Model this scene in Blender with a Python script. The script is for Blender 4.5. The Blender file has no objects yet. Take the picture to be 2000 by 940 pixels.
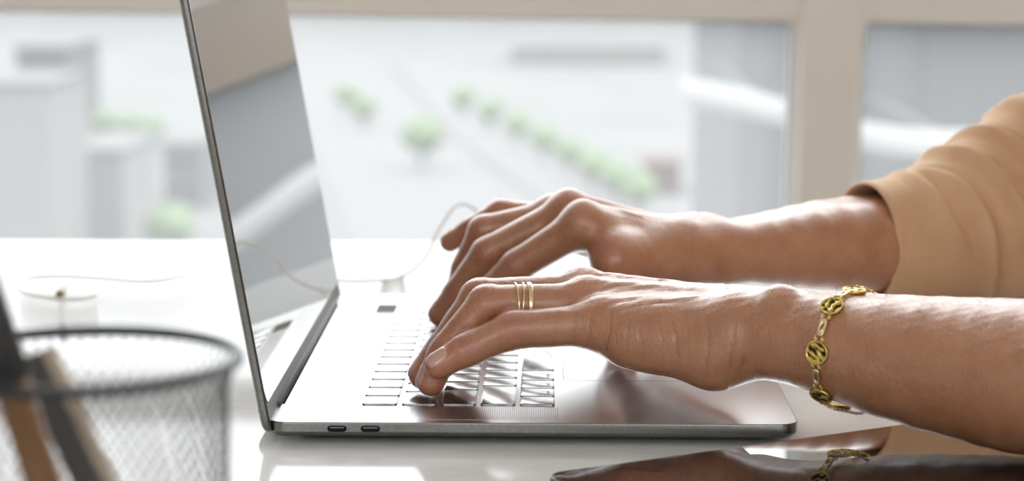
import bpy, bmesh, math, random
import numpy as np
from mathutils import Vector, Matrix

random.seed(7); np.random.seed(7)
S = bpy.context.scene
COL = S.collection
MM = 0.001

# ------------------------------------------------------------------ camera
cam_d = bpy.data.cameras.new('camera'); cam = bpy.data.objects.new('camera', cam_d); COL.objects.link(cam)
cam_d.sensor_width = 36.0
cam_d.lens = 4300 / 2000 * 36.0
cam_d.clip_start = 0.02; cam_d.clip_end = 9000
def cam_axes(p, yw, r):
    cp, sp, cy, sy, cr, sr = math.cos(p), math.sin(p), math.cos(yw), math.sin(yw), math.cos(r), math.sin(r)
    f = Vector((-sy*cp, cy*cp, -sp)); ri = Vector((cy, sy, 0)); up = ri.cross(f)
    return ri*cr + up*sr, up*cr - ri*sr, f
_R, _U, _F = cam_axes(0.14227, 0.01509, 0.00175)
cam.matrix_world = Matrix(((_R.x, _U.x, -_F.x, 0.12575), (_R.y, _U.y, -_F.y, -0.97076), (_R.z, _U.z, -_F.z, 0.23233), (0, 0, 0, 1)))
cam_d.dof.use_dof = True
cam_d.dof.focus_distance = 1.037
cam_d.dof.aperture_fstop = 8.0
S.camera = cam

# ------------------------------------------------------------------ world: bright overcast sky
W = bpy.data.worlds.new('overcast_sky'); S.world = W; W.use_nodes = True
wn = W.node_tree.nodes; wl = W.node_tree.links
bg = wn['Background']
# CIE overcast sky: luminance rises from the horizon to three times as much at the zenith
_tc = wn.new('ShaderNodeTexCoord'); _sx = wn.new('ShaderNodeSeparateXYZ'); wl.new(_tc.outputs['Generated'], _sx.inputs[0])
_mx = wn.new('ShaderNodeMath'); _mx.operation = 'MAXIMUM'; _mx.inputs[1].default_value = 0.0; wl.new(_sx.outputs['Z'], _mx.inputs[0])
_ma = wn.new('ShaderNodeMath'); _ma.operation = 'MULTIPLY_ADD'; _ma.inputs[1].default_value = 2/3; _ma.inputs[2].default_value = 1/3; wl.new(_mx.outputs[0], _ma.inputs[0])
_ms = wn.new('ShaderNodeMath'); _ms.operation = 'MULTIPLY'; _ms.inputs[1].default_value = 6.0; wl.new(_ma.outputs[0], _ms.inputs[0])
bg.inputs['Color'].default_value = (0.97, 0.985, 1.0, 1)
wl.new(_ms.outputs[0], bg.inputs['Strength'])
S.view_settings.view_transform = 'Standard'; S.view_settings.look = 'None'
S.view_settings.gamma = 1.0; S.view_settings.exposure = 0.3; S.view_settings.use_curve_mapping = False
S.cycles.use_denoising = True
S.cycles.max_bounces = 8; S.cycles.diffuse_bounces = 4; S.cycles.glossy_bounces = 4; S.cycles.transparent_max_bounces = 12
S.cycles.sample_clamp_indirect = 6.0

# ------------------------------------------------------------------ materials
def srgb(*c):
    return tuple((x/12.92 if x <= .04045 else ((x+.055)/1.055)**2.4) for x in [v/255 for v in c]) + (1.0,)
MATS = {}
def mat(name, col=(.8,.8,.8,1), rough=.5, metal=0.0, ior=1.5, coat=0.0, coat_rough=.05, sss=0.0, spec=.5, sheen=0.0):
    m = bpy.data.materials.new(name); m.use_nodes = True
    b = m.node_tree.nodes['Principled BSDF']
    b.inputs['Base Color'].default_value = col; b.inputs['Roughness'].default_value = rough
    b.inputs['Metallic'].default_value = metal; b.inputs['IOR'].default_value = ior
    b.inputs['Coat Weight'].default_value = coat; b.inputs['Coat Roughness'].default_value = coat_rough
    b.inputs['Specular IOR Level'].default_value = spec
    b.inputs['Sheen Weight'].default_value = sheen
    if sss:
        b.inputs['Subsurface Weight'].default_value = sss
    MATS[name] = m
    return m
def nodes(m): return m.node_tree.nodes, m.node_tree.links, m.node_tree.nodes['Principled BSDF']
def N(m, t, **kw):
    n = m.node_tree.nodes.new(t)
    for k, v in kw.items():
        if k in n.inputs: n.inputs[k].default_value = v
        else: setattr(n, k, v)
    return n
def noise_var(m, c1, c2, scale=30, detail=4, coord='Object', stretch=(1,1,1), lo=.35, hi=.65):
    n, l, b = nodes(m)
    tc = N(m, 'ShaderNodeTexCoord'); mp = N(m, 'ShaderNodeMapping'); mp.inputs['Scale'].default_value = stretch
    l.new(tc.outputs[coord], mp.inputs['Vector'])
    nz = N(m, 'ShaderNodeTexNoise', Scale=scale, Detail=detail); l.new(mp.outputs['Vector'], nz.inputs['Vector'])
    cr = N(m, 'ShaderNodeValToRGB'); cr.color_ramp.elements[0].color = c1; cr.color_ramp.elements[1].color = c2
    cr.color_ramp.elements[0].position = lo; cr.color_ramp.elements[1].position = hi
    l.new(nz.outputs['Fac'], cr.inputs['Fac']); l.new(cr.outputs['Color'], b.inputs['Base Color'])
    return nz, cr, mp
def add_bump(m, height_out, strength=.3, dist=.0005, prev=None):
    n, l, b = nodes(m)
    bp = N(m, 'ShaderNodeBump'); bp.inputs['Strength'].default_value = strength; bp.inputs['Distance'].default_value = dist
    l.new(height_out, bp.inputs['Height'])
    if prev: l.new(prev.outputs['Normal'], bp.inputs['Normal'])
    l.new(bp.outputs['Normal'], b.inputs['Normal'])
    return bp

# aluminium of the laptop
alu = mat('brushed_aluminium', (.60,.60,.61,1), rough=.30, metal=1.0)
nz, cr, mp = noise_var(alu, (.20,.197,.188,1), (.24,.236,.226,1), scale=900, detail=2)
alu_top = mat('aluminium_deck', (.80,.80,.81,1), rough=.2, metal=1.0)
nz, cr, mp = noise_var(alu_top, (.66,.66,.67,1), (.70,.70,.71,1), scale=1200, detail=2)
add_bump(alu_top, nz.outputs['Fac'], .05, .0001)
key_m = mat('key_plastic', (.012,.012,.013,1), rough=.23, ior=2.4, coat=1.0, coat_rough=.16)
nz, cr, mp = noise_var(key_m, (.010,.010,.011,1), (.022,.022,.024,1), scale=500)
n_, l_, b_ = nodes(key_m)
rr = N(key_m, 'ShaderNodeMapRange'); rr.inputs['To Min'].default_value = .17; rr.inputs['To Max'].default_value = .30
nz2 = N(key_m, 'ShaderNodeTexNoise', Scale=160.0, Detail=5.0); tc2 = N(key_m, 'ShaderNodeTexCoord'); l_.new(tc2.outputs['Object'], nz2.inputs['Vector'])
l_.new(nz2.outputs['Fac'], rr.inputs['Value']); l_.new(rr.outputs['Result'], b_.inputs['Roughness'])
legend_m = mat('legend_white', (.35,.35,.35,1), rough=.5)
touchbar_m = mat('touch_bar_glass', (.02,.02,.022,1), rough=.2, ior=2.6, coat=1.0, coat_rough=.15)
touchid_m = mat('touch_id_glass', (.015,.016,.02,1), rough=.05, ior=1.45)
black_m = mat('black_plastic', (.018,.018,.02,1), rough=.35)
port_m = mat('port_black', (.006,.006,.007,1), rough=.7, spec=.2)
rubber_m = mat('black_rubber', (.012,.012,.012,1), rough=.6)
barrel_m = mat('hinge_cover', (.06,.063,.066,1), rough=.42, ior=1.45)
screen_m = mat('screen_glass', (.006,.006,.007,1), rough=.012, ior=2.6, coat=1.0, coat_rough=.008)
n_, l_, b_ = nodes(screen_m)
tc = N(screen_m, 'ShaderNodeTexCoord'); mpp = N(screen_m, 'ShaderNodeMapping'); mpp.inputs['Scale'].default_value = (1, 260, 3)
l_.new(tc.outputs['Object'], mpp.inputs['Vector'])
nzs = N(screen_m, 'ShaderNodeTexNoise', Scale=1.0, Detail=3.0); l_.new(mpp.outputs['Vector'], nzs.inputs['Vector'])
mr = N(screen_m, 'ShaderNodeMapRange'); mr.inputs['From Min'].default_value = .45; mr.inputs['From Max'].default_value = .8
mr.inputs['To Min'].default_value = .008; mr.inputs['To Max'].default_value = .03
l_.new(nzs.outputs['Fac'], mr.inputs['Value']); l_.new(mr.outputs['Result'], b_.inputs['Roughness'])

desk_m = mat('white_gloss_desk', (.80,.80,.79,1), rough=.09, ior=1.5, spec=.16)
nz, cr, mp = noise_var(desk_m, (.76,.76,.75,1), (.81,.81,.80,1), scale=60, detail=6, stretch=(1,5,1))
frame_m = mat('white_window_frame', (.74,.72,.695,1), rough=.35)
sill_m = mat('white_sill', (.82,.82,.82,1), rough=.3)
gasket_m = mat('grey_gasket', (.42,.44,.46,1), rough=.5)
wall_m = mat('white_wall', (.80,.79,.77,1), rough=.8)
nz, cr, mp = noise_var(wall_m, (.80,.785,.76,1), (.84,.825,.80,1), scale=8)
ceil_m = mat('white_ceiling', (.84,.84,.83,1), rough=.9)
floor_m = mat('oak_floor', (.42,.30,.20,1), rough=.45)
nz, cr, mp = noise_var(floor_m, (.50,.40,.30,1), (.62,.51,.39,1), scale=6, stretch=(1,12,1))
gold_m = mat('gold', (.83,.60,.25,1), rough=.26, metal=1.0)
ring_m = mat('rose_gold', (.86,.66,.42,1), rough=.22, metal=1.0)
link_m = mat('pale_gold', (.86,.70,.42,1), rough=.36, metal=1.0)
coin_m = mat('antiqued_gold', (.70,.50,.15,1), rough=.32, metal=1.0)
silver_m = mat('dark_chain', (.42,.38,.33,1), rough=.3, metal=1.0)
tablet_m = mat('tablet_glass', (.012,.011,.016,1), rough=.015, ior=2.4, coat=1.0, coat_rough=.01)
tabbody_m = mat('tablet_body', (.03,.03,.032,1), rough=.35, metal=.6)
mesh_m = mat('black_wire', (.02,.022,.03,1), rough=.4)
pencil_m = mat('brown_pencil', (.27,.13,.045,1), rough=.4)
ruler_m = mat('dark_ruler', (.10,.095,.09,1), rough=.5)
wood_m = mat('pale_wood', (.60,.49,.38,1), rough=.6)
nz, cr, mp = noise_var(wood_m, (.52,.42,.32,1), (.66,.55,.44,1), scale=40, stretch=(1,1,.1))
cable_m = mat('beige_cable', (.74,.72,.67,1), rough=.5)
jack_m = mat('bronze_jack', (.30,.25,.15,1), rough=.4, metal=.6)

# shirt
shirt_m = mat('tan_cotton', srgb(196,160,122), rough=.8, sheen=.25)
nz, cr, mp = noise_var(shirt_m, srgb(208,168,130), srgb(222,184,146), scale=25)
n_, l_, b_ = nodes(shirt_m)
tcw = N(shirt_m, 'ShaderNodeTexCoord'); wv = N(shirt_m, 'ShaderNodeTexNoise', Scale=1800.0, Detail=2.0)
l_.new(tcw.outputs['Object'], wv.inputs['Vector']); add_bump(shirt_m, wv.outputs['Fac'], .25, .0003)

# skin
skin_m = mat('skin', (.5,.28,.19,1), rough=.38, ior=1.45, sss=.18, spec=.6, coat=1.0, coat_rough=.30)
n_, l_, b_ = nodes(skin_m)
b_.inputs['Subsurface Radius'].default_value = (1.0, .35, .18); b_.inputs['Subsurface Scale'].default_value = .0035
tc = N(skin_m, 'ShaderNodeTexCoord')
nA = N(skin_m, 'ShaderNodeTexNoise', Scale=70.0, Detail=5.0, Roughness=.6); l_.new(tc.outputs['Object'], nA.inputs['Vector'])
crA = N(skin_m, 'ShaderNodeValToRGB'); l_.new(nA.outputs['Fac'], crA.inputs['Fac'])
crA.color_ramp.elements[0].position = .3; crA.color_ramp.elements[1].position = .72
crA.color_ramp.elements[0].color = (.40,.162,.074,1); crA.color_ramp.elements[1].color = (.51,.240,.122,1)
at_red = N(skin_m, 'ShaderNodeAttribute', attribute_name='red')
mixr = N(skin_m, 'ShaderNodeMix', data_type='RGBA'); l_.new(at_red.outputs['Fac'], mixr.inputs['Factor'])
l_.new(crA.outputs['Color'], mixr.inputs[6]); mixr.inputs[7].default_value = (.56,.20,.125,1)
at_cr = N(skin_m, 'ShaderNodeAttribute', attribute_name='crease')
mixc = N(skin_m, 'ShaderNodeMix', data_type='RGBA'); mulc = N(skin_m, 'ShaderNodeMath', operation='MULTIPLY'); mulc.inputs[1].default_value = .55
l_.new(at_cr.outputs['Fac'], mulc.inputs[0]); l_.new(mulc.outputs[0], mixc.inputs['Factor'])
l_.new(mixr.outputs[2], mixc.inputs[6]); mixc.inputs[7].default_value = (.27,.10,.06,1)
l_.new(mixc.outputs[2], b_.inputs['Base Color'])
# fine skin lines: two crossed stretched noises plus small cells
mp1 = N(skin_m, 'ShaderNodeMapping'); mp1.inputs['Scale'].default_value = (1.0, .35, .35); mp1.inputs['Rotation'].default_value = (0, .25, .35)
mp2 = N(skin_m, 'ShaderNodeMapping'); mp2.inputs['Scale'].default_value = (1.0, .4, .4); mp2.inputs['Rotation'].default_value = (0, -.5, -.6)
l_.new(tc.outputs['Object'], mp1.inputs['Vector']); l_.new(tc.outputs['Object'], mp2.inputs['Vector'])
n1 = N(skin_m, 'ShaderNodeTexNoise', Scale=1100.0, Detail=2.0); l_.new(mp1.outputs['Vector'], n1.inputs['Vector'])
n2 = N(skin_m, 'ShaderNodeTexNoise', Scale=900.0, Detail=2.0); l_.new(mp2.outputs['Vector'], n2.inputs['Vector'])
vo = N(skin_m, 'ShaderNodeTexVoronoi', Scale=900.0, feature='DISTANCE_TO_EDGE'); l_.new(tc.outputs['Object'], vo.inputs['Vector'])
ad = N(skin_m, 'ShaderNodeMath', operation='ADD'); l_.new(n1.outputs['Fac'], ad.inputs[0]); l_.new(n2.outputs['Fac'], ad.inputs[1])
ad2 = N(skin_m, 'ShaderNodeMath', operation='MULTIPLY_ADD'); l_.new(vo.outputs['Distance'], ad2.inputs[0]); ad2.inputs[1].default_value = .8; l_.new(ad.outputs[0], ad2.inputs[2])
add_bump(skin_m, ad2.outputs[0], .68, .0006)
nail_m = mat('fingernail', (.60,.36,.29,1), rough=.22, ior=1.5, coat=.5, coat_rough=.1, sss=.1)
b_ = nodes(nail_m)[2]; b_.inputs['Subsurface Radius'].default_value = (1.0,.4,.25); b_.inputs['Subsurface Scale'].default_value = .002
hair_m = mat('arm_hair', (.20,.11,.06,1), rough=.5)

# exterior
def ext(name, c, rough=.9): return mat(name, c, rough=rough)
concrete_m = ext('pale_concrete', (0.059,0.059,0.058,1)); nz, cr, mp = noise_var(concrete_m, (0.050,0.050,0.050,1), (0.068,0.068,0.067,1), scale=.035, detail=5)
road_m = ext('light_road', (0.063,0.063,0.064,1))
facade_white_m = ext('white_facade', (0.124,0.124,0.121,1))
facade_grey_m = ext('grey_facade', (0.038,0.040,0.042,1)); nz, cr, mp = noise_var(facade_grey_m, (0.045,0.049,0.051,1), (0.057,0.060,0.063,1), scale=.6, stretch=(1,1,.15))
facade_dark_m = ext('blue_grey_facade', (0.029,0.032,0.035,1))
band_m = ext('white_balcony_band', (0.228,0.228,0.228,1))
leaf_m = ext('street_tree_leaves', (0.069,0.110,0.046,1)); nz, cr, mp = noise_var(leaf_m, (0.057,0.097,0.037,1), (0.092,0.129,0.064,1), scale=.5)
trunk_m = ext('tree_bark', (0.017,0.013,0.009,1))
roof_red_m = ext('terracotta_roof', (0.050,0.027,0.020,1))

# window glass: clear, with a translucent white veil imitating the haze outside
glass_m = bpy.data.materials.new('haze_veil_glass'); glass_m.use_nodes = True
gn = glass_m.node_tree.nodes; gl = glass_m.node_tree.links; gn.remove(gn['Principled BSDF'])
tr = gn.new('ShaderNodeBsdfTransparent'); tr.inputs['Color'].default_value = (.97,.98,.98,1)
tl = gn.new('ShaderNodeBsdfTranslucent'); tl.inputs['Color'].default_value = (.95,.95,.95,1)
mx = gn.new('ShaderNodeMixShader'); mx.inputs[0].default_value = .09
gl.new(tr.outputs[0], mx.inputs[1]); gl.new(tl.outputs[0], mx.inputs[2]); gl.new(mx.outputs[0], gn['Material Output'].inputs['Surface'])

# ------------------------------------------------------------------ object helpers (mesh data in mm, world coordinates)
def tag(o, label=None, cat=None, group=None, kind=None):
    if label: o['label'] = label
    if cat: o['category'] = cat
    if group: o['group'] = group
    if kind: o['kind'] = kind
    return o
def empty(name, loc_mm):
    o = bpy.data.objects.new(name, None); COL.objects.link(o)
    o.location = Vector(loc_mm)*MM; o.empty_display_size = .02
    return o
def root_loc(o):
    v = Vector((0,0,0))
    while o is not None:
        v = v + o.location; o = o.parent
    return v
def obj(name, verts, faces, material, parent=None, origin=None, smooth=True, attrs=None):
    """verts in mm, world space"""
    v = np.asarray(verts, float).reshape(-1, 3)*MM
    if parent is not None: og = np.array(root_loc(parent))
    elif origin is not None: og = np.array(origin, float)*MM
    else:
        og = np.array([(v[:,0].min()+v[:,0].max())/2, (v[:,1].min()+v[:,1].max())/2, v[:,2].min()])
    me = bpy.data.meshes.new(name)
    me.from_pydata((v-og).tolist(), [], [tuple(int(i) for i in f) for f in faces] if not isinstance(faces, np.ndarray) else faces.tolist())
    me.validate(); me.update()
    if smooth: me.shade_smooth()
    if material is not None: me.materials.append(material)
    if attrs:
        for k, a in attrs.items():
            at_ = me.attributes.new(k, 'FLOAT', 'POINT'); at_.data.foreach_set('value', np.asarray(a, np.float32))
    o = bpy.data.objects.new(name, me); COL.objects.link(o)
    if parent is not None: o.parent = parent
    else: o.location = Vector(og)
    return o
def sharp(o, ang=35):
    o.data.set_sharp_from_angle(angle=math.radians(ang)); return o

class MB:
    def __init__(s): s.v = []; s.f = []
    def add(s, v, f):
        k = len(s.v); s.v += [tuple(x) for x in v]; s.f += [tuple(i+k for i in q) for q in f]; return s
    def box(s, x0, x1, y0, y1, z0, z1, M=None, bev=0.0, seg=2):
        bm = bmesh.new(); bmesh.ops.create_cube(bm, size=1)
        for vv in bm.verts:
            vv.co = Vector(((x0+x1)/2+vv.co.x*(x1-x0), (y0+y1)/2+vv.co.y*(y1-y0), (z0+z1)/2+vv.co.z*(z1-z0)))
        if bev: bmesh.ops.bevel(bm, geom=bm.edges[:], offset=bev, segments=seg, affect='EDGES', profile=.5)
        bm.verts.index_update()
        v = [tuple(M @ q.co) if M is not None else tuple(q.co) for q in bm.verts]
        s.add(v, [[q.index for q in f.verts] for f in bm.faces]); bm.free(); return s
    def tube(s, pts, rad, n=12, caps=True, closed=False):
        pts = [np.array(p, float) for p in pts]; m = len(pts)
        rad = [rad]*m if np.isscalar(rad) else list(rad)
        T = []
        for i in range(m):
            if closed: d = pts[(i+1) % m]-pts[i-1]
            else: d = pts[min(i+1, m-1)]-pts[max(i-1, 0)]
            T.append(d/(np.linalg.norm(d)+1e-12))
        up = np.array([0,0,1.0]) if abs(T[0][2]) < .9 else np.array([1.0,0,0])
        a = np.cross(T[0], up); a /= np.linalg.norm(a)
        k = len(s.v)
        for i in range(m):
            a = a-T[i]*(a@T[i]); a /= np.linalg.norm(a); b = np.cross(T[i], a)
            for j in range(n):
                t = 2*math.pi*j/n
                s.v.append(tuple(pts[i]+rad[i]*(a*math.cos(t)+b*math.sin(t))))
        for i in range(m if closed else m-1):
            i2 = (i+1) % m
            for j in range(n):
                j2 = (j+1) % n
                s.f.append((k+i*n+j, k+i*n+j2, k+i2*n+j2, k+i2*n+j))
        if caps and not closed:
            s.f.append(tuple(k+j for j in range(n))[::-1]); s.f.append(tuple(k+(m-1)*n+j for j in range(n)))
        return s
    def build(s, name, m, parent=None, **kw): return obj(name, s.v, s.f, m, parent, **kw)

def rrect(x0, x1, y0, y1, r, n=8):
    pts = []
    for cx, cy, a0 in ((x1-r, y1-r, 0), (x0+r, y1-r, 90), (x0+r, y0+r, 180), (x1-r, y0+r, 270)):
        for i in range(n+1):
            a = math.radians(a0+90*i/n); pts.append((cx+r*math.cos(a), cy+r*math.sin(a)))
    return pts
def rr_loft(x0, x1, y0, y1, r, prof, n=8):
    """stack of inset rounded rectangles: prof = [(inset, z)...], closed top and bottom"""
    v = []; f = []; m = None
    for ins, z in prof:
        p = rrect(x0+ins, x1-ins, y0+ins, y1-ins, max(r-ins, .05), n); m = len(p)
        v += [(a, b, z) for a, b in p]
    for k in range(len(prof)-1):
        for j in range(m):
            j2 = (j+1) % m; f.append((k*m+j, k*m+j2, (k+1)*m+j2, (k+1)*m+j))
    f.append(tuple(range(m))[::-1]); f.append(tuple((len(prof)-1)*m+j for j in range(m)))
    return v, f
def spline(pts, n=8):
    P = [np.array(p, float) for p in pts]; P = [2*P[0]-P[1]]+P+[2*P[-1]-P[-2]]; out = []
    for i in range(1, len(P)-2):
        for k in range(n):
            t = k/n; a, b, c, d = P[i-1:i+3]
            out.append(.5*((2*b)+(-a+c)*t+(2*a-5*b+4*c-d)*t*t+(-a+3*b-3*c+d)*t**3))
    out.append(P[-2]); return out
def hd(x, a, b):  # smoothstep
    t = np.clip((x-a)/(b-a), 0, 1); return t*t*(3-2*t)

# ------------------------------------------------------------------ the setting: room, desk, window, view
def struct(name, mb, m, parent=None, smooth=False):
    o = mb.build(name, m, parent, smooth=smooth); o['kind'] = 'structure'; return o
struct('floor', MB().box(-2600, 3000, -3300, 1600, -790, -740), floor_m)
struct('ceiling', MB().box(-2600, 3000, -3300, 1640, 2000, 2060), ceil_m)
struct('wall_left', MB().box(-2680, -2600, -3300, 1640, -790, 2060), wall_m)
wb = MB().box(-2600, 3000, -3380, -3300, -790, 300).box(-2600, 3000, -3380, -3300, 1650, 2060)      # two unseen openings behind the camera, added to let in fill light
for x0, x1 in ((-2600, -1300), (0, 500), (1800, 3000)): wb.box(x0, x1, -3380, -3300, 300, 1650)
struct('wall_back', wb, wall_m)
struct('wall_right', MB().box(3000, 3080, -3300, 1640, -790, 2060), wall_m)
struct('wall_window', MB().box(-2600, 3000, 1540, 1640, -790, -330).box(-2600, 3000, 1540, 1640, 1960, 2060), wall_m)
struct('trim_1', MB().box(-2600, 3000, 1400, 1640, -330, -300, bev=1.5), sill_m)   # window sill

# window: frame with transom and mullions, panes
win = empty('window_1', (442, 1500, 0)); win['kind'] = 'structure'
win.rotation_euler = (0, math.radians(.72), 0)
def wpart(name, mb, m, parent=win, smooth=False):
    return mb.build(name, m, parent, smooth=smooth)
MUL = [-2100, -1400, -620, 442, 1260, 2060, 2900]      # mullion centres
wpart('transom', MB().box(-2600, 3000, 1495, 1570, 131, 224, bev=3, seg=2), frame_m, smooth=True)
wpart('bottom_rail', MB().box(-2600, 3000, 1495, 1570, -300, -230, bev=3), frame_m, smooth=True)
wpart('head_rail', MB().box(-2600, 3000, 1495, 1570, 1880, 1960, bev=3), frame_m)
for x in MUL:
    wpart('mullion', MB().box(x-33, x+33, 1490, 1570, -300, 1960, bev=4), frame_m, smooth=True)
for i in range(len(MUL)-1):
    a, b = MUL[i]+33, MUL[i+1]-33
    for z0, z1 in ((-232, 132), (223, 1882)):
        # bead: a picture-frame of white plastic with rounded inner corners, then a gasket line
        def frame_ring(ins0, ins1, y0, y1, r0, r1):
            o_ = rrect(a+ins0, b-ins0, z0+ins0, z1-ins0, r0, 5); i_ = rrect(a+ins1, b-ins1, z0+ins1, z1-ins1, r1, 5); m_ = len(o_)
            v = [(p[0], y0, p[1]) for p in o_]+[(p[0], y0, p[1]) for p in i_]+[(p[0], y1, p[1]) for p in i_]+[(p[0], y1, p[1]) for p in o_]
            f = []
            for k in range(4):
                for j in range(m_): f.append((k*m_+j, k*m_+(j+1) % m_, ((k+1) % 4)*m_+(j+1) % m_, ((k+1) % 4)*m_+j))
            mb = MB(); mb.add(v, f); return mb
        wpart('glazing_bead', frame_ring(-1, 6, 1508, 1555, .1, 10), frame_m)
        wpart('gasket', frame_ring(5.5, 9.0, 1524, 1550, 9, 8), gasket_m)
        wpart('pane', MB().box(a+5, b-5, 1536, 1539, z0+5, z1-5), glass_m)

# desk
desk = empty('desk', (-50, 0, -740)); tag(desk, 'glossy white desk running back to the window, under the laptop', 'desk')
v, f = rr_loft(-760, 560, -640, 645, 18, [(1.5, -30), (0, -28.5), (0, -1.2), (.35, -.35), (1.2, 0)])
sharp(obj('tabletop', v, f, desk_m, desk), 30)
for x in (-700, 500):
    for y in (-590, 590):
        v, f = rr_loft(x-22, x+22, y-22, y+22, 4, [(0, -740), (0, -30)], 3); sharp(obj('leg', v, f, sill_m, desk))

# exterior: a pale hazy city far below
struct('ground_plaza', MB().box(-2500000, 2500000, 9000, 4500000, -40500, -40000), concrete_m)
def strip(name, pts, w, z, m):
    mb = MB(); P = [np.array(p, float) for p in pts]; vv = []
    for i, p in enumerate(P):
        d = P[min(i+1, len(P)-1)]-P[max(i-1, 0)]; d = d/np.linalg.norm(d); nrm = np.array([-d[1], d[0]])
        vv += [(p[0]+nrm[0]*w/2, p[1]+nrm[1]*w/2, z), (p[0]-nrm[0]*w/2, p[1]-nrm[1]*w/2, z),
               (p[0]+nrm[0]*w/2, p[1]+nrm[1]*w/2, z-300), (p[0]-nrm[0]*w/2, p[1]-nrm[1]*w/2, z-300)]
    ff = []
    for i in range(len(P)-1):
        k = i*4; ff += [(k, k+4, k+5, k+1), (k+2, k+3, k+7, k+6), (k, k+2, k+6, k+4), (k+1, k+5, k+7, k+3)]
    mb.add(vv, ff); return struct(name, mb, m)
def xy(p): return (p[0], p[1])
strip('street_broad', [xy((-64276.28, 649812.62, -39700.00)), xy((-27427.27, 385533.09, -39700.00)), xy((-10120.06, 264401.22, -39700.00)), xy((-2894.51, 200435.94, -39700.00))], 26000, -39650, road_m)
strip('street_avenue', [xy((-37082.43, 651000.90, -39700.00)), xy((-10311.24, 424814.28, -39700.00)), xy((8663.66, 314642.92, -39700.00)), xy((23744.34, 228887.89, -39700.00))], 16000, -39600, road_m)
def building(name, label, x0, x1, y0, y1, z1, m, cat='building', storeys=0, group=None):
    r = empty(name, ((x0+x1)/2, (y0+y1)/2, -40000)); tag(r, label, cat, group)
    MB().box(x0, x1, y0, y1, -40000, z1).build('wall', m, r, smooth=False)
    MB().box(x0-300, x1+300, y0-300, y1+300, z1, z1+500).build('roof', concrete_m if m is not roof_red_m else roof_red_m, r, smooth=False)
    h = 3600.0
    for k in range(storeys):
        zz = z1-1800-k*h
        MB().box(x0+800, x1-800, y0-120, y0+100, zz-1400, zz).build('window_band', facade_dark_m, r, smooth=False)
    return r

def block(name, label, A, B, depth, m, storeys=0, group=None, floor_h=3600.0):
    """box building between two top corners of its front face"""
    return building(name, label, A[0], B[0], A[1], A[1]+depth, A[2], m, storeys=storeys, group=group)
block('apartment_block', 'grey slab block seen beside the laptop lid, through the left of the window', (-54242.90, 310000.00, -30906.00), (-48843.66, 310000.00, -30888.40), 20000, facade_grey_m, storeys=3)
block('office_block', 'pale blue-grey office block at the top left of the window view', (-101390.33, 420000.00, -23311.19), (-91555.85, 420000.00, -23285.81), 30000, facade_grey_m, storeys=4)
block('white_tower', 'white tower at the far left of the window view', (-63194.11, 240000.00, -17468.62), (-54442.88, 240000.00, -17443.70), 20000, facade_white_m, storeys=0)
block('white_housing_block', 'low white housing block left of the laptop lid', (-56868.24, 262000.00, -27063.70), (-50687.78, 262000.00, -27043.22), 24000, facade_white_m, storeys=0)
block('long_white_hall', 'long low white hall in the far distance above the far hand', (-9644.60, 640000.00, -35389.79), (34937.53, 640000.00, -35274.57), 40000, facade_white_m, storeys=0)
block('red_roofed_house', 'small house with reddish walls between the green avenue and the grey building', (15368.58, 330000.00, -35542.32), (20620.06, 330000.00, -35524.50), 12000, roof_red_m, storeys=0)
# curved grey building with a white balcony band on the right
cb = empty('curved_building', (3000, 9000, -40000)); tag(cb, 'grey curved building with a sweeping white balcony band, right side of the window', 'building')
front = [(998.09, 9000.00, -792.57), (1084.45, 8700.00, -761.36), (1218.95, 8500.00, -740.29), (1490.78, 8400.00, -729.08), (1734.79, 8350.00, -723.12)]
front2 = [(1708.89, 8200.00, -707.75), (2005.23, 8150.00, -701.61), (2415.65, 8100.00, -695.10), (3569.56, 8100.00, -691.27), (6693.72, 8100.00, -680.92)]
def facade(pts, z1, back=3000):
    mb = MB(); P = [(p[0], p[1]) for p in pts]+[(p[0], p[1]+back) for p in pts[::-1]]; m_ = len(P)
    v = [(a, b, -40000) for a, b in P]+[(a, b, z1) for a, b in P]
    f = [(j, (j+1) % m_, m_+(j+1) % m_, m_+j) for j in range(m_)]+[tuple(range(m_))[::-1], tuple(m_+j for j in range(m_))]
    mb.add(v, f); return mb
facade(front, 420).build('wall', facade_grey_m, cb, smooth=False)
facade(front2, 420).build('wing_wall', facade_dark_m, cb, smooth=False)
def band(pts, h, t):
    P = spline(pts, 8); mb = MB(); v = []; f = []
    for p in P: v += [(p[0], p[1]+t, p[2]-h/2), (p[0], p[1], p[2]-h/2), (p[0], p[1], p[2]+h/2), (p[0], p[1]+t, p[2]+h/2)]
    for i in range(len(P)-1):
        for j in range(4): f.append((i*4+j, i*4+(j+1) % 4, i*4+4+(j+1) % 4, i*4+4+j))
    f += [(0, 1, 2, 3)[::-1], tuple(4*(len(P)-1)+j for j in range(4))]
    mb.add(v, f); return mb
b1 = [(579.64, 6300.00, -308.54), (733.62, 6200.00, -328.99), (890.04, 6100.00, -363.48), (1007.71, 6050.00, -398.18), (1139.86, 6000.00, -429.06), (1302.34, 6000.00, -451.34), (1480.47, 6000.00, -455.65), (1674.48, 6000.00, -455.02), (2125.96, 6000.00, -440.54), (3090.76, 6000.00, -427.69)]
band(b1, 84, 60).build('balcony_band', band_m, cb)
for k, p in enumerate(b1[2:-1:2]):
    MB().box(p[0]-10, p[0]+10, p[1]+50, p[1]+2900, p[2]-28, p[2]-8).build('band_bracket', facade_grey_m, cb, smooth=False)

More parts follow.
